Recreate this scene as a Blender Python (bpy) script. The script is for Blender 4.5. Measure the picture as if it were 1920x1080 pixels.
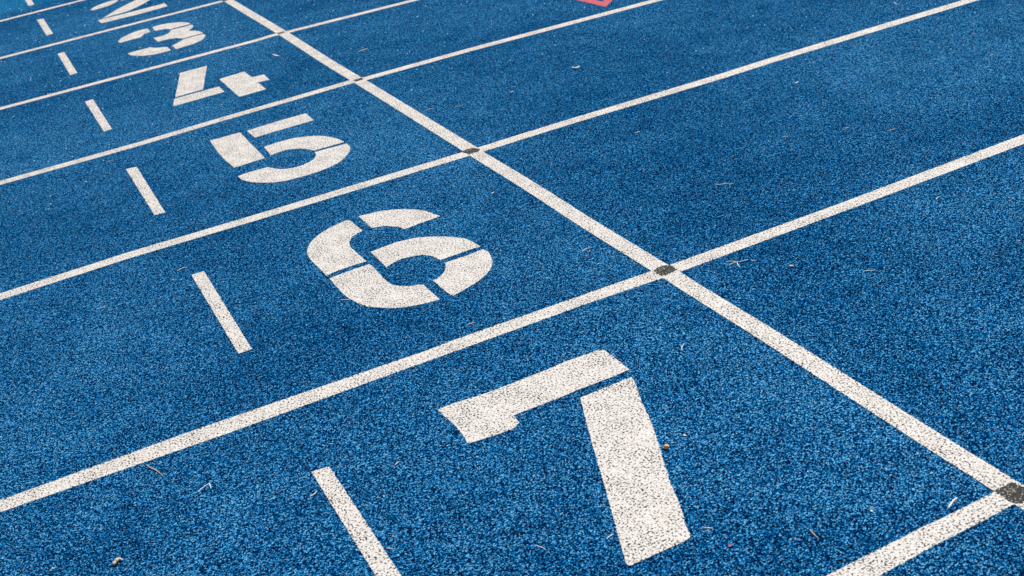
import bpy, bmesh, math, random, json
from mathutils import Vector, Matrix, noise
from math import radians, sin, cos, pi

for o in list(bpy.data.objects): bpy.data.objects.remove(o)
scene = bpy.context.scene
COL = scene.collection

# ------------------------------------------------------------------ camera
F_PX, PITCH, YAW, ROLL = 2376.99, 0.445099, 1.208827, -0.1748004
CAM = Vector((-1.396536, -1.38801, 1.422073))
fw = Vector((cos(YAW)*cos(PITCH), sin(YAW)*cos(PITCH), -sin(PITCH)))
right = Vector((sin(YAW), -cos(YAW), 0)); up = right.cross(fw)
r2 = right*cos(ROLL) + up*sin(ROLL); u2 = -right*sin(ROLL) + up*cos(ROLL)
cam_d = bpy.data.cameras.new("camera"); cam = bpy.data.objects.new("camera", cam_d); COL.objects.link(cam)
cam.matrix_world = Matrix(((r2.x, u2.x, -fw.x, CAM.x), (r2.y, u2.y, -fw.y, CAM.y), (r2.z, u2.z, -fw.z, CAM.z), (0, 0, 0, 1)))
cam_d.sensor_width = 36; cam_d.lens = F_PX/1920*36; cam_d.clip_start = .05; cam_d.clip_end = 2000
cam_d.dof.use_dof = True; cam_d.dof.focus_distance = 3.6; cam_d.dof.aperture_fstop = 9.0
scene.camera = cam
scene.render.resolution_x, scene.render.resolution_y = 1024, 576

# ------------------------------------------------------------------ sky and sun
SUN_AZ, SUN_EL = 42.0, 48.0            # azimuth counted from +X towards +Y
w = bpy.data.worlds.new("World"); scene.world = w; w.use_nodes = True
nt = w.node_tree; bg = nt.nodes["Background"]
sky = nt.nodes.new("ShaderNodeTexSky"); sky.sky_type = 'NISHITA'; sky.sun_disc = False
sky.sun_elevation = radians(SUN_EL); sky.sun_rotation = radians(90 - SUN_AZ)
nt.links.new(sky.outputs[0], bg.inputs[0]); bg.inputs[1].default_value = 0.055
sd = bpy.data.lights.new("sun", 'SUN'); sd.energy = 4.95; sd.angle = radians(.5); sd.color = (1, .97, .925)
sun = bpy.data.objects.new("sun", sd); COL.objects.link(sun)
sv = Vector((cos(radians(SUN_AZ))*cos(radians(SUN_EL)), sin(radians(SUN_AZ))*cos(radians(SUN_EL)), sin(radians(SUN_EL))))
sun.rotation_euler = sv.to_track_quat('Z', 'Y').to_euler(); sun.location = (3, 3, 6)
vs = scene.view_settings
vs.view_transform = 'Standard'; vs.look = 'None'; vs.gamma = 1; vs.use_curve_mapping = False; vs.exposure = 0.0

# ------------------------------------------------------------------ node helpers
class NT:
    def __init__(s, tree): s.t = tree
    def n(s, kind, **kw):
        nd = s.t.nodes.new(kind)
        for k, v in kw.items(): setattr(nd, k, v)
        return nd
    def put(s, sock, v):
        if isinstance(v, bpy.types.NodeSocket): s.t.links.new(v, sock)
        else: sock.default_value = v
    def math(s, op, a, b=0., c=None, clamp=False):
        nd = s.n('ShaderNodeMath', operation=op, use_clamp=clamp)
        s.put(nd.inputs[0], a); s.put(nd.inputs[1], b)
        if c is not None: s.put(nd.inputs[2], c)
        return nd.outputs[0]
    def mix(s, f, a, b):
        nd = s.n('ShaderNodeMix', data_type='RGBA')
        s.put(nd.inputs[0], f); s.put(nd.inputs[6], a); s.put(nd.inputs[7], b)
        return nd.outputs[2]
    def ramp(s, v, lo, hi, a=0., b=1.):
        nd = s.n('ShaderNodeMapRange', interpolation_type='SMOOTHSTEP')
        for i, x in enumerate((v, lo, hi, a, b)): s.put(nd.inputs[i], x)
        return nd.outputs[0]
    def noise(s, vec, scale, detail=2., rough=.5, dist=0.):
        nd = s.n('ShaderNodeTexNoise', noise_dimensions='2D'); s.put(nd.inputs['Vector'], vec)
        nd.inputs['Scale'].default_value = scale; nd.inputs['Detail'].default_value = detail
        nd.inputs['Roughness'].default_value = rough; nd.inputs['Distortion'].default_value = dist
        return nd.outputs[0]
    def voro(s, vec, scale, feature='F1'):
        nd = s.n('ShaderNodeTexVoronoi', voronoi_dimensions='2D', feature=feature); s.put(nd.inputs['Vector'], vec)
        nd.inputs['Scale'].default_value = scale
        return nd
    def curve(s, v, pts):
        nd = s.n('ShaderNodeValToRGB'); s.put(nd.inputs[0], v)
        cr = nd.color_ramp
        while len(cr.elements) < len(pts): cr.elements.new(.5)
        for e, (p, c) in zip(cr.elements, pts): e.position = p; e.color = (*c, 1)
        return nd.outputs[0]

def material(name):
    m = bpy.data.materials.new(name); m.use_nodes = True
    t = NT(m.node_tree); b = m.node_tree.nodes['Principled BSDF']
    return m, t, b

def granules(t):
    """moulded rubber granules: (height 0..1, per granule random a, random b, warped position)"""
    tc = t.n('ShaderNodeTexCoord').outputs['Object']
    wn = t.n('ShaderNodeTexNoise', noise_dimensions='2D'); t.put(wn.inputs['Vector'], tc); wn.inputs['Scale'].default_value = 260; wn.inputs['Detail'].default_value = 1
    off = t.n('ShaderNodeVectorMath', operation='SUBTRACT'); t.put(off.inputs[0], wn.outputs['Color']); off.inputs[1].default_value = (.5, .5, .5)
    sc = t.n('ShaderNodeVectorMath', operation='SCALE'); t.put(sc.inputs[0], off.outputs[0]); sc.inputs['Scale'].default_value = .0016
    ad = t.n('ShaderNodeVectorMath', operation='ADD'); t.put(ad.inputs[0], tc); t.put(ad.inputs[1], sc.outputs[0])
    pos = ad.outputs[0]
    v = t.voro(pos, GRAN)
    sep = t.n('ShaderNodeSeparateColor'); t.put(sep.inputs[0], v.outputs['Color'])
    dome = t.math('SUBTRACT', 1., t.math('POWER', t.math('MULTIPLY', v.outputs['Distance'], 1.25), 2.), clamp=True)
    h = t.math('ADD', t.math('MULTIPLY', dome, .55), t.math('MULTIPLY', sep.outputs[2], .45))
    return h, dome, sep.outputs[0], sep.outputs[1], pos, tc
GRAN = 385.

def rubber_material(name, stops, grey=(.12, .14, .15)):
    m, t, b = material(name)
    h, dome, ra, rb, pos, tc = granules(t)
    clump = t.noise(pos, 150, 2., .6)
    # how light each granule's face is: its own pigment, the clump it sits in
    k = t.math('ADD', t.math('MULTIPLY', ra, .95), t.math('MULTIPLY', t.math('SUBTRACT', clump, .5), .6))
    k = t.math('ADD', k, t.math('MULTIPLY', t.math('SUBTRACT', dome, .80), .6))  # darker gaps: dark binder base, plus shade between granules put into the colour
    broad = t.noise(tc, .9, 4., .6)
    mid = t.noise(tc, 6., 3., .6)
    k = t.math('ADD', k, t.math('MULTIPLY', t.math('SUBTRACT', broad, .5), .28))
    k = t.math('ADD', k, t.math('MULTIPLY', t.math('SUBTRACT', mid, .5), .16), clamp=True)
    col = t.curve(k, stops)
    # lane 1 tinted lighter and greener: its sheen is painted into the colour
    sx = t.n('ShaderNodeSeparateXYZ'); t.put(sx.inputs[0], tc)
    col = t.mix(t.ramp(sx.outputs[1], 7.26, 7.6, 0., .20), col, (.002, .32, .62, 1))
    # odd granules: pale worn or dusty ones
    odd = t.math('GREATER_THAN', rb, .972)
    col = t.mix(t.math('MULTIPLY', odd, .3), col, (.30, .52, .70, 1))
    # patchy fine dust
    dust = t.ramp(t.noise(tc, 2.3, 5., .7), .52, .78, 0., .02)
    col = t.mix(dust, col, (*grey, 1))
    t.put(b.inputs['Base Color'], col)
    b.inputs['Roughness'].default_value = .8
    b.inputs['Specular IOR Level'].default_value = 0.
    bp = t.n('ShaderNodeBump'); bp.inputs['Distance'].default_value = .0022; bp.inputs['Strength'].default_value = 1.
    t.put(bp.inputs['Height'], h); t.put(b.inputs['Normal'], bp.outputs[0])
    return m

def paint_material(name, base, under, warm, hole=.085, mottle=.1, size=215):
    m, t, b = material(name)
    h, dome, ra, rb, pos, tc = granules(t)
    fine = t.noise(pos, size, 2., .6)
    area = t.noise(tc, 14, 3., .6)
    # pinholes between granules that the paint never filled
    hk = t.math('ADD', fine, t.math('MULTIPLY', t.math('SUBTRACT', dome, .5), .12))
    lim = t.math('ADD', hole, t.math('MULTIPLY', t.math('SUBTRACT', area, .5), .20))
    lim = t.math('ADD', lim, .343)
    pit = t.ramp(t.math('SUBTRACT', hk, lim), -.004, .014, 1., 0.)
    tone = t.math('ADD', t.math('MULTIPLY', ra, .5), t.math('MULTIPLY', t.noise(tc, 35, 3.), .5))
    col = t.mix(t.ramp(tone, .25, .8), (*[c*(1-mottle) for c in warm], 1), (*base, 1))
    col = t.mix(pit, col, (*under, 1))
    t.put(b.inputs['Base Color'], col)
    b.inputs['Roughness'].default_value = .6
    b.inputs['Specular IOR Level'].default_value = .12
    hh = t.math('SUBTRACT', t.math('MULTIPLY', h, .55), t.math('MULTIPLY', pit, .6))
    bp = t.n('ShaderNodeBump'); bp.inputs['Distance'].default_value = .0014; bp.inputs['Strength'].default_value = .55
    t.put(bp.inputs['Height'], hh); t.put(b.inputs['Normal'], bp.outputs[0])
    return m

def bit_material(name, a, b2, scale=400):
    m, t, b = material(name)
    tc = t.n('ShaderNodeTexCoord').outputs['Object']
    nz = t.n('ShaderNodeTexNoise'); t.put(nz.inputs['Vector'], tc); nz.inputs['Scale'].default_value = scale; nz.inputs['Detail'].default_value = 3
    t.put(b.inputs['Base Color'], t.mix(t.ramp(nz.outputs[0], .35, .65), (*a, 1), (*b2, 1)))
    b.inputs['Roughness'].default_value = .65
    bp = t.n('ShaderNodeBump'); bp.inputs['Distance'].default_value = .0004; bp.inputs['Strength'].default_value = .7
    t.put(bp.inputs['Height'], nz.outputs[0]); t.put(b.inputs['Normal'], bp.outputs[0])
    return m

BLUE = [(0., (.0004, .0032, .012)), (.2, (.0005, .012, .050)), (.42, (.0009, .046, .170)), (.64, (.002, .126, .375)), (.84, (.020, .32, .69)), (1., (.26, .66, .94))]
M = {
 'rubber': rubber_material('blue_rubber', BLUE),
 'white': paint_material('white_paint', (.82, .795, .755), (.007, .010, .015), (.78, .71, .64)),
 'grey': paint_material('black_overpaint', (.008, .008, .009), (.36, .34, .30), (.025, .024, .022), hole=.05, mottle=.5, size=210),
 'red': paint_material('red_paint', (.70, .06, .085), (.50, .22, .24), (.58, .05, .07), hole=.10),
 'pale': bit_material('dry_pale_straw', (.95, .91, .86), (.85, .78, .71)),
 'straw': bit_material('dry_tan_straw', (.74, .60, .50), (.52, .40, .32)),
 'tan': bit_material('tan_husk', (.84, .70, .56), (.55, .38, .25)),
 'pink': bit_material('pinkish_stone', (.74, .56, .54), (.50, .34, .32)),
 'orange': bit_material('orange_stone', (.92, .60, .34), (.80, .38, .14), 250),
 'red_bit': bit_material('red_chip', (.75, .06, .09), (.60, .05, .06)),
 'brown': bit_material('brown_chip', (.30, .13, .08), (.20, .10, .08)),
 'black': bit_material('black_granule', (.012, .012, .016), (.03, .03, .035)),
 'grit': bit_material('quartz_grit', (.92, .95, .96), (.75, .80, .82)),
 'grass': bit_material('green_grass', (.05, .10, .02), (.08, .13, .03), 30),
}

# ------------------------------------------------------------------ object helpers
def tag(o, label=None, cat=None, group=None, kind=None):
    for k, v in (('label', label), ('category', cat), ('group', group), ('kind', kind)):
        if v: o[k] = v
    return o
def link(name, me, mat, parent=None, loc=None):
    o = bpy.data.objects.new(name, me); COL.objects.link(o)
    if mat: me.materials.append(mat)
    if parent: o.parent = parent
    if loc: o.location = loc
    return o
def empty(name, loc):
    o = bpy.data.objects.new(name, None); COL.objects.link(o); o.location = loc; o.empty_display_size = .1
    return o

def jitter(x, y, amp):
    v = Vector((x*230, y*230, 3.1)); u = Vector((x*520, y*520, 9.7))
    return ((noise.noise(v)*.75 + noise.noise(u)*.5)*amp*1.6, (noise.noise(v + Vector((31.7, 5, 2)))*.75 + noise.noise(u + Vector((7, 3, 1)))*.5)*amp*1.6)

def smooth_outline(pts, corner=32., step=.003):
    """closed outline: round where it bends gently, sharp where it turns hard"""
    n = len(pts); P = [Vector(p) for p in pts]; hard = []
    for i in range(n):
        a = P[i]-P[i-1]; b = P[(i+1) % n]-P[i]
        hard.append(math.degrees(abs(a.angle_signed(b, 0))) > corner if a.length > 0 and b.length > 0 else True)
    out = []
    for i in range(n):
        p1, p2 = P[i], P[(i+1) % n]
        p0 = p1*2-p2 if hard[i] else P[i-1]
        p3 = p2*2-p1 if hard[(i+1) % n] else P[(i+2) % n]
        L = (p2-p1).length; m = max(1, int(L/step))
        t1 = (p2-p0)*.5; t2 = (p3-p1)*.5
        if t1.length > 0: t1 = t1.normalized()*min(t1.length, L)
        if t2.length > 0: t2 = t2.normalized()*min(t2.length, L)
        for k in range(m):
            t = k/m
            out.append(p1*(2*t**3-3*t*t+1) + t1*(t**3-2*t*t+t) + p2*(-2*t**3+3*t*t) + t2*(t**3-t*t))
    return out

PAINT_Z = .0012
def paint_patch(outline, org, z=PAINT_Z, amp=.0015, corner=32.):
    """one thin painted area: top face at z, sides down into the rubber"""
    pts = smooth_outline(outline, corner)
    bm = bmesh.new(); top = []; bot = []
    for p in pts:
        jx, jy = jitter(p.x, p.y, amp)
        x, y = p.x+jx-org[0], p.y+jy-org[1]
        top.append(bm.verts.new((x, y, z))); bot.append(bm.verts.new((x, y, -.002)))
    n = len(top)
    f = bm.faces.new(top)
    for i in range(n): bm.faces.new((top[i], bot[i], bot[(i+1) % n], top[(i+1) % n]))
    f.normal_update()
    if f.normal.z < 0: bmesh.ops.reverse_faces(bm, faces=bm.faces[:])
    bmesh.ops.triangulate(bm, faces=[f])
    me = bpy.data.meshes.new("painted_area"); bm.to_mesh(me); bm.free()
    return me

def interp(poly, x):
    if x <= poly[0][0]: return poly[0][1]
    if x >= poly[-1][0]: return poly[-1][1]
    for (a, b), (c, d) in zip(poly, poly[1:]):
        if a <= x <= c: return b+(d-b)*(x-a)/max(c-a, 1e-9)

def strip(side_a, side_b, x0, x1, vis0, vis1, z, swap=False, wfix=None, amp=.0015, step=.003):
    """long painted line from two edge polylines, ragged where it is near"""
    xs = []; x = x0
    while x < x1:
        xs.append(x); x += step if vis0 < x < vis1 else .25
    xs.append(x1)
    bm = bmesh.new(); A = []; B = []; A2 = []; B2 = []
    for x in xs:
        a, b = interp(side_a, x), interp(side_b, x)
        if wfix: c = (a+b)/2; a, b = c+wfix/2, c-wfix/2
        for v, T, T2 in ((a, A, A2), (b, B, B2)):
            px, py = (v, x) if swap else (x, v)
            jx, jy = jitter(px, py, amp)
            if swap: px += jx
            else: py += jy
            T.append(bm.verts.new((px, py, z))); T2.append(bm.verts.new((px, py, -.002)))
    for i in range(len(xs)-1):
        bm.faces.new((B[i], B[i+1], A[i+1], A[i]))
        bm.faces.new((A[i], A[i+1], A2[i+1], A2[i])); bm.faces.new((B[i+1], B[i], B2[i], B2[i+1]))
    bmesh.ops.recalc_face_normals(bm, faces=bm.faces[:])
    if bm.faces[:][0].normal.z < 0: bmesh.ops.reverse_faces(bm, faces=bm.faces[:])
    me = bpy.data.meshes.new("painted_line"); bm.to_mesh(me); bm.free()
    return me

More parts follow.
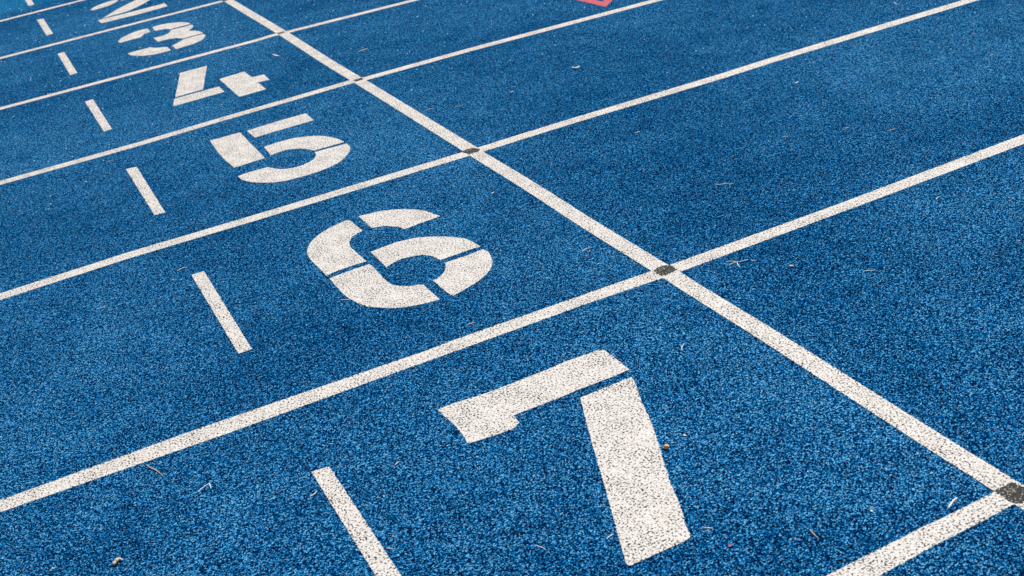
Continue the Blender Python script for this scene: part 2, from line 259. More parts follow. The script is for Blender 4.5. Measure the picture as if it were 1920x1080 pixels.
# ------------------------------------------------------------------ traced measurements, in metres on the ground
DATA = json.loads(r'''{"num":{"7":[[[-0.7313,0.9577],[-0.6993,0.9598],[-0.6238,0.9521],[-0.5277,0.9519],[-0.4444,0.9549],[-0.4111,0.9579],[-0.3564,0.9556],[-0.3252,0.9561],[-0.3153,0.9458],[-0.3144,0.8967],[-0.3149,0.83],[-0.3615,0.8274],[-0.449,0.8275],[-0.506,0.8249],[-0.5865,0.8258],[-0.6074,0.8251],[-0.6074,0.8061],[-0.6083,0.7907],[-0.6284,0.7778],[-0.679,0.7796],[-0.7312,0.7882],[-0.7254,0.8486]],[[-0.4589,0.795],[-0.329,0.7982],[-0.3288,0.7891],[-0.3393,0.757],[-0.3615,0.6962],[-0.3918,0.6009],[-0.4643,0.4153],[-0.4912,0.3336],[-0.5159,0.2739],[-0.5231,0.2464],[-0.5311,0.2391],[-0.5697,0.2379],[-0.6192,0.2378],[-0.6553,0.2373],[-0.6577,0.2445],[-0.6432,0.2833],[-0.626,0.3315],[-0.5991,0.4058],[-0.567,0.4955],[-0.5123,0.6501],[-0.4831,0.7284],[-0.4664,0.7722]]],"6":[[[-0.5281,2.201],[-0.5238,2.0845],[-0.5526,2.0704],[-0.5705,2.0538],[-0.5844,2.0283],[-0.5933,1.9919],[-0.5918,1.9343],[-0.5907,1.889],[-0.5896,1.8566],[-0.6334,1.8593],[-0.6848,1.8559],[-0.7126,1.8478],[-0.7147,1.9079],[-0.7153,1.9322],[-0.7167,1.9875],[-0.7119,2.0463],[-0.7008,2.0786],[-0.6835,2.1133],[-0.6531,2.1492],[-0.6141,2.178],[-0.5738,2.1955],[-0.5402,2.2043]],[[-0.496,2.2071],[-0.4745,2.2023],[-0.4328,2.1942],[-0.388,2.1695],[-0.3577,2.1428],[-0.3325,2.1091],[-0.317,2.0746],[-0.3062,2.0349],[-0.2994,2.0054],[-0.3587,2.0022],[-0.4201,1.9948],[-0.428,2.0259],[-0.4423,2.0459],[-0.4605,2.0675],[-0.4944,2.0821]],[[-0.5583,1.9114],[-0.5218,1.9157],[-0.48,1.92],[-0.4478,1.9158],[-0.4106,1.9025],[-0.3711,1.8735],[-0.3475,1.8479],[-0.3253,1.8196],[-0.3098,1.7921],[-0.3009,1.754],[-0.2973,1.7049],[-0.335,1.7079],[-0.3769,1.7065],[-0.406,1.7053],[-0.4216,1.7072],[-0.4267,1.7349],[-0.4344,1.7567],[-0.4506,1.7782],[-0.4776,1.789],[-0.5051,1.7965],[-0.5279,1.79],[-0.5414,1.7842],[-0.5588,1.7719]],[[-0.417,1.6785],[-0.3481,1.6775],[-0.2982,1.684],[-0.2953,1.6571],[-0.3007,1.6267],[-0.3119,1.591],[-0.3205,1.5719],[-0.3352,1.5499],[-0.3576,1.5267],[-0.3949,1.5012],[-0.4352,1.4839],[-0.4806,1.468],[-0.4855,1.4931],[-0.4877,1.595],[-0.4632,1.6048],[-0.4441,1.6223],[-0.4272,1.6514]],[[-0.712,1.8244],[-0.6389,1.8308],[-0.5903,1.8312],[-0.5874,1.8095],[-0.5895,1.7424],[-0.5897,1.6867],[-0.5857,1.6545],[-0.5719,1.6286],[-0.5499,1.6081],[-0.5337,1.6015],[-0.5176,1.5907],[-0.5182,1.5655],[-0.5168,1.4728],[-0.5523,1.4792],[-0.5865,1.4885],[-0.6184,1.5037],[-0.6472,1.5279],[-0.6677,1.5506],[-0.6838,1.5734],[-0.6964,1.6028],[-0.7039,1.6369],[-0.7096,1.6588],[-0.7132,1.7087],[-0.7131,1.7739]]],"5":[[[-0.6955,3.4313],[-0.5765,3.4271],[-0.5805,3.0303],[-0.6984,3.022],[-0.7049,3.216]],[[-0.5506,3.4226],[-0.4224,3.4328],[-0.3044,3.4318],[-0.3068,3.3134],[-0.4197,3.3119],[-0.5463,3.3068]],[[-0.5491,3.162],[-0.4951,3.1687],[-0.4436,3.1653],[-0.3966,3.1453],[-0.3543,3.1102],[-0.3206,3.0494],[-0.3059,2.997],[-0.299,2.9478],[-0.3521,2.9499],[-0.417,2.9525],[-0.4278,2.9847],[-0.4501,3.0223],[-0.4868,3.0499],[-0.5279,3.0495],[-0.5549,3.0405]],[[-0.4189,2.9326],[-0.2988,2.9232],[-0.3023,2.871],[-0.329,2.8131],[-0.3729,2.7588],[-0.4218,2.73],[-0.4749,2.7167],[-0.5395,2.7167],[-0.6008,2.7291],[-0.6529,2.7702],[-0.6885,2.8178],[-0.7074,2.8733],[-0.7099,2.9183],[-0.6612,2.9252],[-0.5974,2.9198],[-0.5874,2.8931],[-0.5654,2.8562],[-0.5284,2.8337],[-0.4888,2.8339],[-0.4487,2.8566],[-0.424,2.8993]]],"4":[[[-0.5709,4.6308],[-0.4422,4.6295],[-0.551,4.2207],[-0.6769,4.2162]],[[-0.686,4.193],[-0.4832,4.197],[-0.4846,4.0831],[-0.7156,4.0729]],[[-0.4533,4.3224],[-0.3312,4.3393],[-0.3307,4.2023],[-0.2756,4.1939],[-0.2799,4.0851],[-0.3407,4.0869],[-0.3334,4.0679],[-0.3317,3.9423],[-0.4533,3.9381]]],"3":[[[-0.6971,5.688],[-0.6629,5.7548],[-0.6102,5.8084],[-0.5543,5.8326],[-0.5149,5.8286],[-0.5139,5.7269],[-0.5552,5.7013],[-0.5815,5.6441],[-0.6235,5.6419],[-0.6965,5.6354]],[[-0.4852,5.8342],[-0.4233,5.8382],[-0.3721,5.8073],[-0.3259,5.7559],[-0.3079,5.7094],[-0.3027,5.6628],[-0.3632,5.6652],[-0.4165,5.6572],[-0.438,5.6988],[-0.4907,5.7166]],[[-0.4194,5.6332],[-0.3028,5.6338],[-0.307,5.579],[-0.348,5.5056],[-0.3139,5.4437],[-0.3005,5.372],[-0.3078,5.3543],[-0.4112,5.3499],[-0.4382,5.3997],[-0.474,5.4212],[-0.5307,5.4224],[-0.5306,5.5467],[-0.4897,5.5417],[-0.4536,5.5594],[-0.431,5.5981]],[[-0.417,5.3288],[-0.3059,5.3344],[-0.3036,5.2925],[-0.3347,5.2155],[-0.3948,5.1646],[-0.4889,5.1452],[-0.4886,5.2521],[-0.4556,5.2771],[-0.428,5.3092]],[[-0.704,5.3279],[-0.6578,5.3392],[-0.5839,5.3395],[-0.5701,5.3006],[-0.5133,5.25],[-0.5149,5.1533],[-0.5708,5.148],[-0.6346,5.1724],[-0.6771,5.2263],[-0.6994,5.2728]]],"2":[[[-0.6965,6.7961],[-0.6525,6.8763],[-0.5744,6.9306],[-0.5153,6.9452],[-0.5062,6.8859],[-0.578,6.7964],[-0.68,6.7694]],[[-0.671,6.4415],[-0.5379,6.6339],[-0.4172,6.769],[-0.3618,6.8383],[-0.3275,6.8988],[-0.2632,6.7883],[-0.3009,6.7115],[-0.3506,6.6574],[-0.4297,6.5526],[-0.5135,6.4663]],[[-0.7013,6.4168],[-0.5726,6.4156],[-0.3011,6.4342],[-0.305,6.3198],[-0.4745,6.2939],[-0.7,6.2968]],[[-0.4938,6.8697],[-0.4399,6.872],[-0.3805,6.8465],[-0.3386,6.8937],[-0.3484,7.0323],[-0.4099,6.9918],[-0.4835,6.9976]]]},"tick":{"6":[[-1.037,2.1623],[-0.9993,2.1602],[-1.0065,1.5562],[-1.0419,1.5554]],"5":[[-1.0335,3.3737],[-0.9945,3.3657],[-0.999,2.7678],[-1.0343,2.773]],"4":[[-1.0265,4.5623],[-0.9898,4.5736],[-0.9924,3.9829],[-1.0269,3.9756]],"3":[[-1.0123,5.7587],[-0.9772,5.7568],[-0.9815,5.1829],[-1.0171,5.1759]],"2":[[-1.005,6.9027],[-0.9683,6.8972],[-0.9703,6.3493],[-1.008,6.334]],"7":[[-1.0437,0.9038],[-1.0057,0.8973],[-1.0047,0.2923],[-1.045,0.29880000000000007]],"1":[[-1.0004,7.4745],[-0.9644,7.474],[-0.9634,8.074],[-0.9974,8.0745]]},"fin":[[[0.0281,0.0218],[0.0786,0.024],[0.1649,0.0227],[0.739,0.0299],[1.1623,0.0328],[1.2306,0.0301],[1.6746,0.0283],[1.9003,0.0335],[2.1567,0.0373],[2.4106,0.0317],[2.5548,0.0343],[3.692,0.033],[4.1493,0.0281],[4.6173,0.0322],[5.3728,0.0294],[6.0366,0.0194]],[[0.0307,-0.0264],[0.1078,-0.0266],[0.2035,-0.0256],[0.7826,-0.0193],[1.0734,-0.0228],[1.2332,-0.0196],[1.582,-0.0213],[1.9492,-0.0182],[2.1869,-0.0203],[2.4275,-0.0186],[3.6769,-0.0203],[4.0077,-0.0231],[4.4376,-0.0208],[4.9233,-0.0155],[5.6171,-0.0209],[6.0556,-0.0176]]],"lane":{"0":[[[-0.3999,0.0185],[-0.1821,0.0256],[-0.1536,0.0247],[-0.0304,0.0281]],[[-0.3315,-0.0316],[-0.2238,-0.025],[-0.0955,-0.0213],[-0.0228,-0.0172]]],"1":[[[-1.6557,1.2481],[-1.2489,1.2521],[-0.6488,1.2351],[-0.5835,1.2385],[-0.2085,1.2321],[-0.0378,1.2294],[0.0399,1.2255],[0.5862,1.2284],[0.679,1.2314],[1.2497,1.2464]],[[-1.6596,1.1979],[-1.152,1.1836],[-0.669,1.1837],[-0.5196,1.1822],[-0.2351,1.1824],[-0.0234,1.1741],[0.0319,1.1736],[0.5474,1.1791],[0.6372,1.1802],[1.1958,1.1921]]],"2":[[[-1.5615,2.487],[-1.1687,2.5031],[-0.7536,2.4923],[-0.0362,2.4842],[0.0391,2.4841],[0.3518,2.4889],[1.0398,2.4785],[1.2301,2.4807],[2.1438,2.4728]],[[-1.5654,2.4365],[-1.1771,2.452],[-0.7673,2.4392],[-0.0598,2.4284],[0.0438,2.4264],[0.3947,2.4288],[0.9973,2.4147],[1.1899,2.4241],[2.1832,2.4067]]],"3":[[[-1.4703,3.6859],[-0.954,3.6785],[-0.6649,3.7065],[-0.021,3.729],[0.0411,3.7158],[0.5331,3.7115],[1.4333,3.6647]],[[-1.475,3.6241],[-0.9139,3.6322],[-0.6794,3.6403],[-0.0251,3.6662],[0.0318,3.6535],[0.5069,3.6506],[1.4615,3.6175]]],"4":[[[-1.3789,4.8883],[-0.1238,4.9246],[-0.0175,4.9344],[0.0295,4.9207],[0.7022,4.8912]],[[-1.3837,4.8253],[-0.1443,4.8455],[-0.0272,4.8684],[0.0284,4.8573],[0.7351,4.8361]]],"5":[[[-1.2902,6.0549],[-0.5787,6.0897],[-0.0265,6.1135]],[[-1.2951,5.99],[-0.5898,6.0222],[-0.0178,6.028]]],"6":[[[-1.2029,7.2021],[-0.6992,7.2421]],[[-1.2081,7.1342],[-0.6686,7.1908]]]},"patch":{"6":[[-0.0184,1.2299],[0.0052,1.2373],[0.0281,1.2325],[0.0369,1.2154],[0.0354,1.187],[0.0156,1.1807],[-0.0148,1.1804],[-0.0195,1.2015]],"5":[[-0.0207,2.4925],[0.0014,2.4972],[0.0244,2.4897],[0.0339,2.4562],[0.0225,2.4395],[-0.0157,2.4388],[-0.0225,2.4648]],"4":[[-0.0139,3.714],[0.0287,3.7149],[0.0289,3.6801],[-0.0094,3.6738]],"3":[[-0.0155,4.9233],[0.0222,4.9202],[0.0226,4.8903],[-0.0148,4.8883]],"2":[[-0.0324,6.1018],[-0.0113,6.1098],[0.0048,6.0827],[-0.0067,6.048],[-0.0281,6.0517]],"7":[[-0.0266,0.0277],[-0.0073,0.0299],[0.0152,0.0308],[0.0185,0.016],[0.0204,0.0004],[0.0221,-0.0248],[-0.0003,-0.0252],[-0.0161,-0.0228],[-0.0265,-0.0186],[-0.027,0.0032]]},"red":[[1.222,4.0192],[1.2428,3.7593],[1.3268,3.8433],[1.2891,3.872],[1.2796,3.9226]],"deb":[["pebble",[[[-0.4123,0.5104]]],5.2,"orange","rounded orange tan pebble beside the long leg of the 7"],["seed_husk",[[[-1.4716,0.8401],[-1.4643,0.8468],[-1.4582,0.8524],[-1.4512,0.8432]]],2.6,"tan","curled tan seed husk, the largest one in lane 7"],["pebble",[[[-1.5802,0.908]]],2.1,"pale","small white pebble touching a pinkish one in lane 7"],["pebble",[[[-1.5844,0.9031]]],2.1,"pink","small pinkish pebble touching a white one in lane 7"],["dry_stem",[[[-1.3469,1.1752],[-1.3393,1.1512],[-1.3316,1.135],[-1.3224,1.1025]]],1.15,"straw","straight tan dry stem just below the lane 6 and 7 line"],["forked_twig",[[[-1.2705,0.9866],[-1.2581,0.996],[-1.2411,1.0045]],[[-1.2411,1.0045],[-1.242,0.9955],[-1.2427,0.9818]]],0.95,"pale","pale forked twig in lane 7, shaped like a hook"],["dry_stem",[[[-1.0735,0.8159],[-1.0647,0.8183],[-1.0542,0.8263]]],0.8,"pale","curved pale dry stem beside the upper end of the lane 7 tick"],["dry_stem",[[[-1.0003,0.5557],[-0.9954,0.5511],[-0.9895,0.5437]]],0.8,"pale","short white dry stem touching the lower end of the lane 7 tick"],["dry_stem",[[[-0.8887,0.8112],[-0.8829,0.8139],[-0.8755,0.8179]]],0.9,"pale","short pale dry stem between the lane 7 tick and the 7"],["pebble",[[[-0.9769,0.5811]]],1.8,"pink","tiny pinkish pebble beside the lower half of the lane 7 tick"],["seed_catkin",[[[-0.1222,0.0391],[-0.1086,0.0463],[-0.0969,0.0511],[-0.0897,0.0525]]],1.3,"pale","pale pinkish seed catkin beside the corner of the lane 7 line and the start line"],["dry_stem",[[[-0.3466,0.1347],[-0.3502,0.1185],[-0.3504,0.1048]]],0.85,"straw","thin tan dry stem in the lower corner of lane 7"],["leaf_chip",[[[-0.2307,0.1142],[-0.2301,0.1078]]],1.5,"pale","pale bent leaf chip above the lane 7 outer line"],["dry_stem",[[[-0.4939,0.2496],[-0.4878,0.245],[-0.4806,0.2386]]],1.0,"pale","short straight white dry stem beside the foot of the 7"],["dry_stem",[[[-0.6516,0.3275],[-0.6431,0.3308],[-0.633,0.3329]]],0.9,"pale","slanted pale dry stem touching the lower leg of the 7"],["dry_stem",[[[-0.7644,0.3906],[-0.7609,0.3822],[-0.7574,0.3758],[-0.7554,0.3667]]],0.75,"pale","wavy pale dry stem between the tick and the leg of the 7"],["leaf_chip",[[[-0.4869,0.1799],[-0.4832,0.1754]]],2.4,"red","tiny bright red chip beyond the foot of the 7"],["forked_twig",[[[0.1477,1.1411],[0.1612,1.1323],[0.1684,1.119],[0.1894,1.1116],[0.1968,1.113]],[[0.1433,1.1177],[0.1562,1.1201],[0.1684,1.119]],[[0.1684,1.119],[0.1599,1.1017],[0.1569,1.0878]]],0.9,"pale","branching pale twig just beyond the crossing of lanes 6 and 7"],["dry_stem",[[[0.1965,1.0984],[0.2031,1.0962],[0.2071,1.0903]]],0.7,"pale","thin dry stem in line with the branching pale twig"],["pebble",[[[0.2513,1.054]]],2.2,"pink","pinkish pebble midway between the branching twig and a brown chip"],["leaf_chip",[[[0.2487,1.0081],[0.2572,1.0021]]],2.6,"orange","orange brown chip a little way beyond the branching twig"],["dry_stem",[[[0.4143,1.5994],[0.424,1.5831],[0.4415,1.576],[0.4554,1.5581]]],1.0,"pale","long thin pale stem lying in the middle of lane 6 beyond the start line"],["dry_stem",[[[0.7737,1.7641],[0.7844,1.7622],[0.7885,1.7539]]],1.0,"pale","short white stem nearest the lane 5 and 6 line beyond the start line"],["dry_stem",[[[0.7499,1.701],[0.7631,1.6892]]],0.9,"straw","short tan stem above a brown speck in lane 6"],["leaf_chip",[[[0.7243,1.6526],[0.731,1.6483]]],1.5,"brown","brown speck just below a short tan stem in lane 6"],["dry_stem",[[[1.0176,1.5618],[1.0303,1.5574],[1.0474,1.5584]]],1.1,"straw","tapered tan stem in lane 6, the farthest from the start line"],["dry_stem",[[[0.9463,1.6752],[0.9622,1.6744]]],1.2,"pale","short pale stem between a reddish stem and the tapered tan stem"],["dry_stem",[[[1.0561,1.7294],[1.0588,1.7146],[1.0625,1.6986]]],0.9,"brown","thin reddish brown stem in lane 6 beyond the start line"],["leaf_chip",[[[1.1169,2.1606],[1.1343,2.1658]]],1.7,"pale","small pale chip just below the lane 5 and 6 line"],["forked_twig",[[[1.9846,2.6796],[1.9683,2.6475],[1.9702,2.637]]],1.1,"pale","small bent pale twig in lane 5 near the far end of the photo"],["dry_stem",[[[2.1837,2.2706],[2.1908,2.2589]]],1.2,"pale","short pale stem alone in the top corner of lane 6"],["dry_stem",[[[1.8481,2.0985],[1.8553,2.0877]]],1.2,"pale","short white stem in lane 6, next nearest to the top corner"],["dry_stem",[[[1.7101,1.8645],[1.7244,1.8646]]],1.3,"straw","short tan stem by the far edge of the view in lane 6"],["pebble",[[[1.5283,1.9527]]],2.1,"pale","single bright white pebble in lane 6 beyond the start line"],["dry_stem",[[[0.3577,0.8634],[0.3704,0.8573],[0.3821,0.8481]]],0.9,"pale","thin straight pale stem in the middle of lane 7 beyond the start line"],["dry_stem",[[[0.7663,1.0679],[0.7795,1.0747],[0.7899,1.0741]]],0.95,"pale","slanted pale stem just below the lane 6 and 7 line"],["leaf_chip",[[[0.881,0.9297],[0.8875,0.9253]]],2.1,"brown","reddish brown chip in lane 7 near the edge of the view"],["pebble",[[[0.7294,0.7376]]],2.2,"pale","white pebble in lane 7 at the very edge of the view"],["leaf_chip",[[[-0.1501,4.5086],[-0.1409,4.4747],[-0.1346,4.4451]]],3.2,"pale","white curled chip between the 4 and the start line"],["dry_stem",[[[0.159,4.1462],[0.1794,4.1446],[0.2096,4.1565]]],1.9,"pale","straight white stem beyond the start line between lanes 4 and 5 lines"],["pebble",[[[0.1549,4.2352]]],2.4,"pale","small white pebble beside the straight white stem in lane 4"],["dry_stem",[[[0.0614,3.0379],[0.0768,3.0376],[0.0897,3.031]]],1.2,"pale","pale stem in lane 5 nearest the start line"],["dry_stem",[[[0.1574,2.9797],[0.1689,2.9701],[0.1844,2.9648]]],1.1,"pale","thin pale stem in lane 5, second one past the start line"],["dry_stem",[[[-0.2527,4.8165],[-0.223,4.8156]]],1.4,"pale","faint pale stem hugging the lane 3 and 4 line"],["seed_catkin",[[[0.6889,3.0355],[0.6933,3.0072],[0.7184,3.0231]]],2.6,"pale","white feathery seed tuft alone in the middle of lane 4"],["dry_stem",[[[0.4754,2.1699],[0.4969,2.1714]]],1.2,"pale","short slanted pale stem just past the lane 5 and 6 line"],["dry_stem",[[[0.38,2.9543],[0.3958,2.9589]]],1.2,"pale","short faint stem in lane 5 past the start line"],["dry_stem",[[[-0.7315,1.6664],[-0.7198,1.6556],[-0.711,1.6497]]],1.1,"pale","white dry stem touching the curved bottom of the 6"],["leaf_chip",[[[-0.1082,2.0507],[-0.0952,2.0552]]],1.5,"pale","small pale chip between the 6 and the start line"],["pebble",[[[0.0929,2.2553]]],2.3,"pale","white pebble past the start line near the lane 5 and 6 crossing"],["dry_stem",[[[-0.0995,1.4635],[-0.0818,1.4719],[-0.0658,1.4679]]],1.0,"pale","curved pale stem just before the start line in lane 6"],["dry_stem",[[[-1.0758,3.5324],[-1.0649,3.5366],[-1.0538,3.5282]]],1.1,"straw","short pinkish stem above the lane 5 tick"],["dry_stem",[[[-1.0673,2.2251],[-1.0545,2.2325],[-1.0429,2.2337],[-1.0351,2.2238]]],0.9,"pale","curved pale stem beside the upper end of the lane 6 tick"],["dry_stem",[[[-1.3143,2.13],[-1.3051,2.1303],[-1.2962,2.1288]]],1.1,"pale","short slanted white stem left alone in lane 6 before its tick"],["pebble",[[[-0.9711,1.8402]]],1.9,"brown","small brown and white pebble between the lane 6 tick and the 6"],["dry_stem",[[[-0.5172,1.2894],[-0.5059,1.2884],[-0.4962,1.2871]]],0.95,"pale","slanted pale stem between the 6 and the lane 6 and 7 line"],["forked_twig",[[[-0.1795,0.8273],[-0.1721,0.8369],[-0.1579,0.8505]],[[-0.1721,0.8369],[-0.1696,0.8477]]],0.8,"pale","tiny upright forked pale twig between the 7 and the start line"],["pebble",[[[-0.5186,0.6809]]],1.9,"black","black granule in the inner bend of the 7"],["leaf_chip",[[[-0.3621,0.5288],[-0.3586,0.5222]]],1.6,"pale","white chip beside the leg of the 7, above the orange pebble"],["dry_stem",[[[-0.3967,0.5197],[-0.3896,0.5189]]],1.0,"pale","tiny pale stem right above the orange pebble"]]}''')

# ------------------------------------------------------------------ setting
def sheet(name, x0, y0, x1, y1, z, mat):
    bm = bmesh.new()
    vs_ = [bm.verts.new(p) for p in ((x0, y0, z), (x1, y0, z), (x1, y1, z), (x0, y1, z))]; bm.faces.new(vs_)
    me = bpy.data.meshes.new(name); bm.to_mesh(me); bm.free()
    return tag(link(name, me, mat), kind='structure')
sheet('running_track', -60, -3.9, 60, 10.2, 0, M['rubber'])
sheet('ground', -600, -600, 600, 600, -.03, M['grass'])

# ------------------------------------------------------------------ painted lines
LANE_TXT = {0: 'white outer lane line of lane 7, the widest and nearest lane line', 1: 'white lane line between the 7 and the 6',
 2: 'white lane line between the 6 and the 5', 3: 'white lane line between the 5 and the 4', 4: 'white lane line between the 4 and the 3',
 5: 'white lane line between the 3 and the 2', 6: 'white lane line on the far side of the 2'}
for k in range(7):
    a, b = DATA['lane'][str(k)]
    me = strip(a, b, -8, 9 if k else .024, -2., 2.8, PAINT_Z-.0004, wfix=(.054 if k >= 2 else None) if k < 4 else .05)
    tag(link('lane_line', me, M['white']), LANE_TXT[k], 'track line', 'white lane lines')
a, b = DATA['fin']
tag(link('start_line', strip(a, b, -2.6, 8.6, -.5, 7., PAINT_Z, swap=True, wfix=.05), M['white']),
    'long white start line crossing every lane line at right angles', 'track line')

for k, o in DATA['tick'].items():
    c = (sum(p[0] for p in o)/4, sum(p[1] for p in o)/4, 0)
    t = link('tick_mark', paint_patch(o, c), M['white'], loc=c)
    tag(t, 'short white tick mark across lane %s, in front of the foot of the %s' % (k, k) if k != '1' else 'short white tick mark across lane 1, cut off by the edge of the view', 'tick mark', 'short tick marks across the lanes')

NTXT = {'7': 'large white stencilled 7, the nearest number', '6': 'white stencilled 6 painted in five pieces', '5': 'white stencilled 5 between the 4 and the 6',
 '4': 'white stencilled 4 in three angular pieces', '3': 'white stencilled 3 between the 2 and the 4', '2': 'white stencilled 2, its top cut off by the view'}
for k, pcs in DATA['num'].items():
    allp = [p for pc in pcs for p in pc]
    c = (sum(p[0] for p in allp)/len(allp), sum(p[1] for p in allp)/len(allp), 0)
    e = tag(empty('lane_number', c), NTXT[k], 'painted number', 'white stencilled lane numbers')
    for pc in pcs:
        link('stencil_stroke', paint_patch(pc, c, corner=36 if k in '653' else 30), M['white'], parent=e)

PTXT = {'7': 'rough black patch where the start line meets the outermost lane line', '6': 'black smudged patch at the crossing by the far corner of lane 7',
 '5': 'dark grey patch at the start line crossing between lanes 5 and 6', '4': 'small dark patch at the start line crossing between lanes 4 and 5',
 '3': 'thin dark patch at the start line crossing between lanes 3 and 4', '2': 'tiny dark patch on the start line at the top edge of the view'}
for k, o in DATA['patch'].items():
    c = (sum(p[0] for p in o)/len(o), sum(p[1] for p in o)/len(o), 0)
    if k != '7': o = [[c[0]+(q[0]-c[0])*.9, c[1]+(q[1]-c[1])*.9] for q in o]
    p = link('crossing_patch', paint_patch(o, c, z=PAINT_Z+.0005, amp=.0045, corner=60, ), M['grey'], loc=c)
    tag(p, PTXT[k], 'paint patch', 'dark patches at the line crossings')

# hollow red triangle beyond the start line; only its near corner shows
def red_triangle():
    V = [Vector((1.243, 3.759)), Vector((1.53, 4.046)), Vector((1.205, 4.24))]
    cen = sum(V, Vector((0, 0)))/3
    inner = []
    for i in range(3):
        a = (V[i-1]-V[i]).normalized(); b = (V[(i+1) % 3]-V[i]).normalized()
        ang = a.angle(b)/2; inner.append(V[i]+(a+b).normalized()*(.045/sin(ang)))
    bm = bmesh.new()
    def ring(P, z):
        R = []
        for i in range(3):
            for k in range(90):
                p = P[i].lerp(P[(i+1) % 3], k/90); jx, jy = jitter(p.x, p.y, .0018)
                R.append(bm.verts.new((p.x+jx-cen.x, p.y+jy-cen.y, z)))
        return R
    o, i_, ob, ib = ring(V, PAINT_Z), ring(inner, PAINT_Z), ring(V, -.002), ring(inner, -.002)
    n = len(o)
    for k in range(n):
        j = (k+1) % n
        bm.faces.new((o[k], o[j], i_[j], i_[k])); bm.faces.new((o[j], o[k], ob[k], ob[j])); bm.faces.new((i_[k], i_[j], ib[j], ib[k]))
    me = bpy.data.meshes.new('red_triangle'); bm.to_mesh(me); bm.free()
    tag(link('triangle_mark', me, M['red'], loc=(cen.x, cen.y, 0)), 'corner of a hollow red painted triangle in lane 4 beyond the start line', 'painted mark')
red_triangle()

# ------------------------------------------------------------------ small things lying on the track
rnd = random.Random(5)
def tube(bm, path, r, sides=7, lift=True, knobby=.25):
    P = [Vector(p) for p in path]
    # resample as a smooth curve
    pts = []
    for i in range(len(P)-1):
        p0 = P[max(i-1, 0)]; p1 = P[i]; p2 = P[i+1]; p3 = P[min(i+2, len(P)-1)]
        for k in range(6):
            t = k/6
            pts.append(.5*((2*p1)+(p2-p0)*t+(2*p0-5*p1+4*p2-p3)*t*t+(3*p1-p0-3*p2+p3)*t**3))
    pts.append(P[-1]); n = len(pts); rings = []
    arch = rnd.uniform(.1, .7)*r
    for i, p in enumerate(pts):
        t = i/(n-1)
        d = (pts[min(i+1, n-1)]-pts[max(i-1, 0)]).normalized(); side = Vector((-d.y, d.x))
        rr = r*(.45+.75*math.sin(pi*min(1, .18+t*.75)))*(1+rnd.uniform(-knobby, knobby)*.5)
        if i in (0, n-1): rr *= .45
        z = r*.6 + arch*math.sin(pi*t) + .0003
        ring = []
        for s in range(sides):
            a = 2*pi*s/sides
            ring.append(bm.verts.new((p.x+side.x*cos(a)*rr, p.y+side.y*cos(a)*rr, z+sin(a)*rr*.85)))
        rings.append(ring)
    for A, B in zip(rings, rings[1:]):
        for s in range(sides): bm.faces.new((A[s], A[(s+1) % sides], B[(s+1) % sides], B[s]))
    bm.faces.new(rings[0][::-1]); bm.faces.new(rings[-1])

def pebble(bm, c, r, seed):
    res = bmesh.ops.create_icosphere(bm, subdivisions=3, radius=1)
    q = random.Random(seed); sx, sy, sz = q.uniform(.9, 1.15), q.uniform(.85, 1.05), q.uniform(.7, .9)
    for v in res['verts']:
        n = v.co.normalized(); d = 1+.16*noise.noise(n*1.7+Vector((seed*3.1, 0, 0)))+.07*noise.noise(n*4.3+Vector((seed, 7, 0)))
        v.co = Vector((c[0]+n.x*r*sx*d, c[1]+n.y*r*sy*d, r*sz*.82+n.z*r*sz*d))

def chip(bm, path, r, seed):
    q = random.Random(seed); a, b = Vector(path[0]), Vector(path[-1]); d = b-a; L = max(d.length, r*1.4); u = d.normalized(); s = Vector((-u.y, u.x)); c = (a+b)/2
    n, m = 9, 5; G = {}
    for i in range(n):
        t = i/(n-1)*2-1; wd = r*.95*math.sqrt(max(.02, 1-t*t*.92))
        for j in range(m):
            v = j/(m-1)*2-1
            p = c+u*(t*L/2+q.uniform(-.05, .05)*r)+s*(v*wd)
            z = .0012+r*.5*(t*t)*.8+r*.35*v*v+noise.noise(Vector((t*2, v*2, seed)))*r*.25
            for lay in (0, 1): G[i, j, lay] = bm.verts.new((p.x, p.y, z+lay*.0005))
    for i in range(n-1):
        for j in range(m-1):
            bm.faces.new([G[i, j, 1], G[i+1, j, 1], G[i+1, j+1, 1], G[i, j+1, 1]]); bm.faces.new([G[i, j, 0], G[i, j+1, 0], G[i+1, j+1, 0], G[i+1, j, 0]])
    for i in range(n-1):
        for j in (0, m-1): bm.faces.new([G[i, j, 0], G[i+1, j, 0], G[i+1, j, 1], G[i, j, 1]])
    for j in range(m-1):
        for i in (0, n-1): bm.faces.new([G[i, j, 0], G[i, j+1, 0], G[i, j+1, 1], G[i, j, 1]])

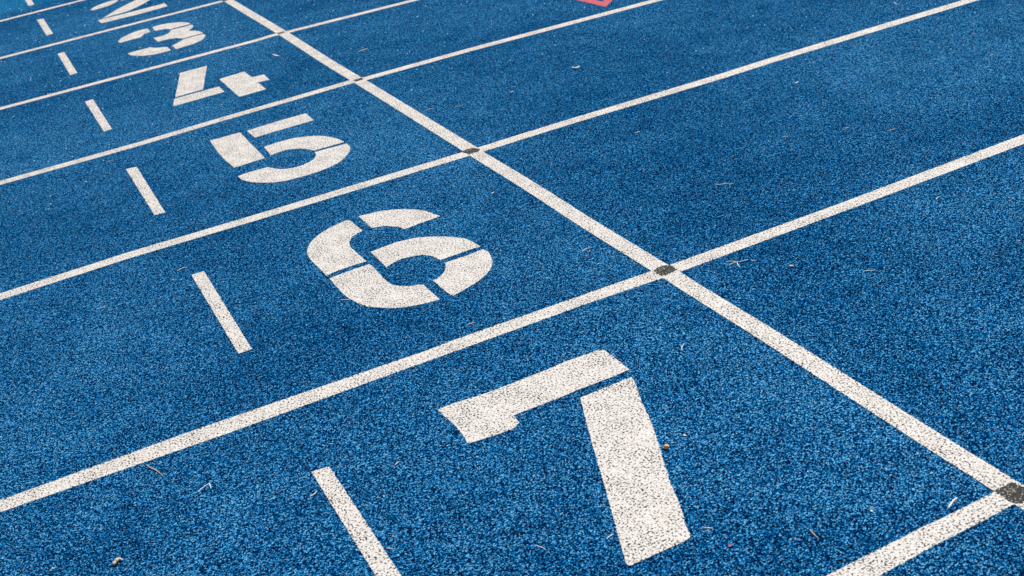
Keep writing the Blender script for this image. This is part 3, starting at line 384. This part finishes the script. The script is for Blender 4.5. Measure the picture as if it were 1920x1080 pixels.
CATS = {'pebble': ('pebble', 'small pebbles on the track'), 'dry_stem': ('dry stem', 'dry stems scattered on the track'), 'leaf_chip': ('leaf chip', 'small chips on the track'),
 'forked_twig': ('twig', 'forked twigs on the track'), 'seed_husk': ('seed husk', None), 'seed_catkin': ('seed tuft', 'seed tufts on the track')}
for idx, (kind, paths, r, colr, label) in enumerate(DATA['deb']):
    r = r/1000.*(1.05 if kind in ('dry_stem', 'forked_twig') else 1.15); c = paths[0][0]
    mat = M['red_bit' if colr == 'red' else colr]
    bm = bmesh.new()
    loc = [[(p[0]-c[0], p[1]-c[1]) for p in pa] for pa in paths]
    if kind == 'pebble': pebble(bm, (0, 0), r, idx+1)
    elif kind == 'leaf_chip': chip(bm, loc[0], r, idx)
    elif kind == 'seed_husk':
        tube(bm, loc[0], r, 12, knobby=.6)
    elif kind == 'seed_catkin':
        tube(bm, loc[0], r, 10, knobby=.9)
        a, b = Vector(loc[0][0]), Vector(loc[0][-1])
        for k in range(14):
            t = rnd.random(); p = a.lerp(b, t); an = rnd.uniform(0, 2*pi); l = r*rnd.uniform(1.2, 2.2)
            tube(bm, [(p.x, p.y), (p.x+cos(an)*l, p.y+sin(an)*l)], r*.22, 5)
    else:
        for pa in loc: tube(bm, pa, r, 7)
    bmesh.ops.recalc_face_normals(bm, faces=bm.faces[:])
    for f in bm.faces: f.smooth = True
    me = bpy.data.meshes.new(kind); bm.to_mesh(me); bm.free()
    cat, grp = CATS[kind]
    tag(link(kind, me, mat, loc=(c[0], c[1], 0)), label, cat, grp)

# ------------------------------------------------------------------ uncountable pale grit
rg = random.Random(11); verts = []; faces = []
for _ in range(GRIT_N := 12000):
    x, y = rg.uniform(-2.6, 3.0), rg.uniform(-.6, 9.5)
    if noise.noise(Vector((x*1.3, y*1.3, 2))) < rg.uniform(-.7, .25): continue
    s = rg.uniform(.0007, .0013) if rg.random() < .84 - .015*max(y, 0) else rg.uniform(.0014, .0020 + .00032*max(y, 0))  # sand grains, made larger with distance to stand in for sun glints
    base = len(verts); ang = rg.uniform(0, pi)
    for dx, dy, dz in ((1, 0, 0), (0, 1, 0), (-1, 0, 0), (0, -1, 0), (0, 0, 1), (0, 0, -1)):
        jx = s*rg.uniform(.7, 1.3)
        verts.append((x+(dx*cos(ang)-dy*sin(ang))*jx, y+(dx*sin(ang)+dy*cos(ang))*jx, .0016+s*.5+dz*jx*.8))
    for a, b_, c_ in ((0, 1, 4), (1, 2, 4), (2, 3, 4), (3, 0, 4), (1, 0, 5), (2, 1, 5), (3, 2, 5), (0, 3, 5)): faces.append((base+a, base+b_, base+c_))
me = bpy.data.meshes.new('grit'); me.from_pydata(verts, [], faces)
tag(link('grit', me, M['grit']), 'fine pale sand grit scattered over the blue rubber, far grains enlarged as sun glints', 'grit', kind='stuff')
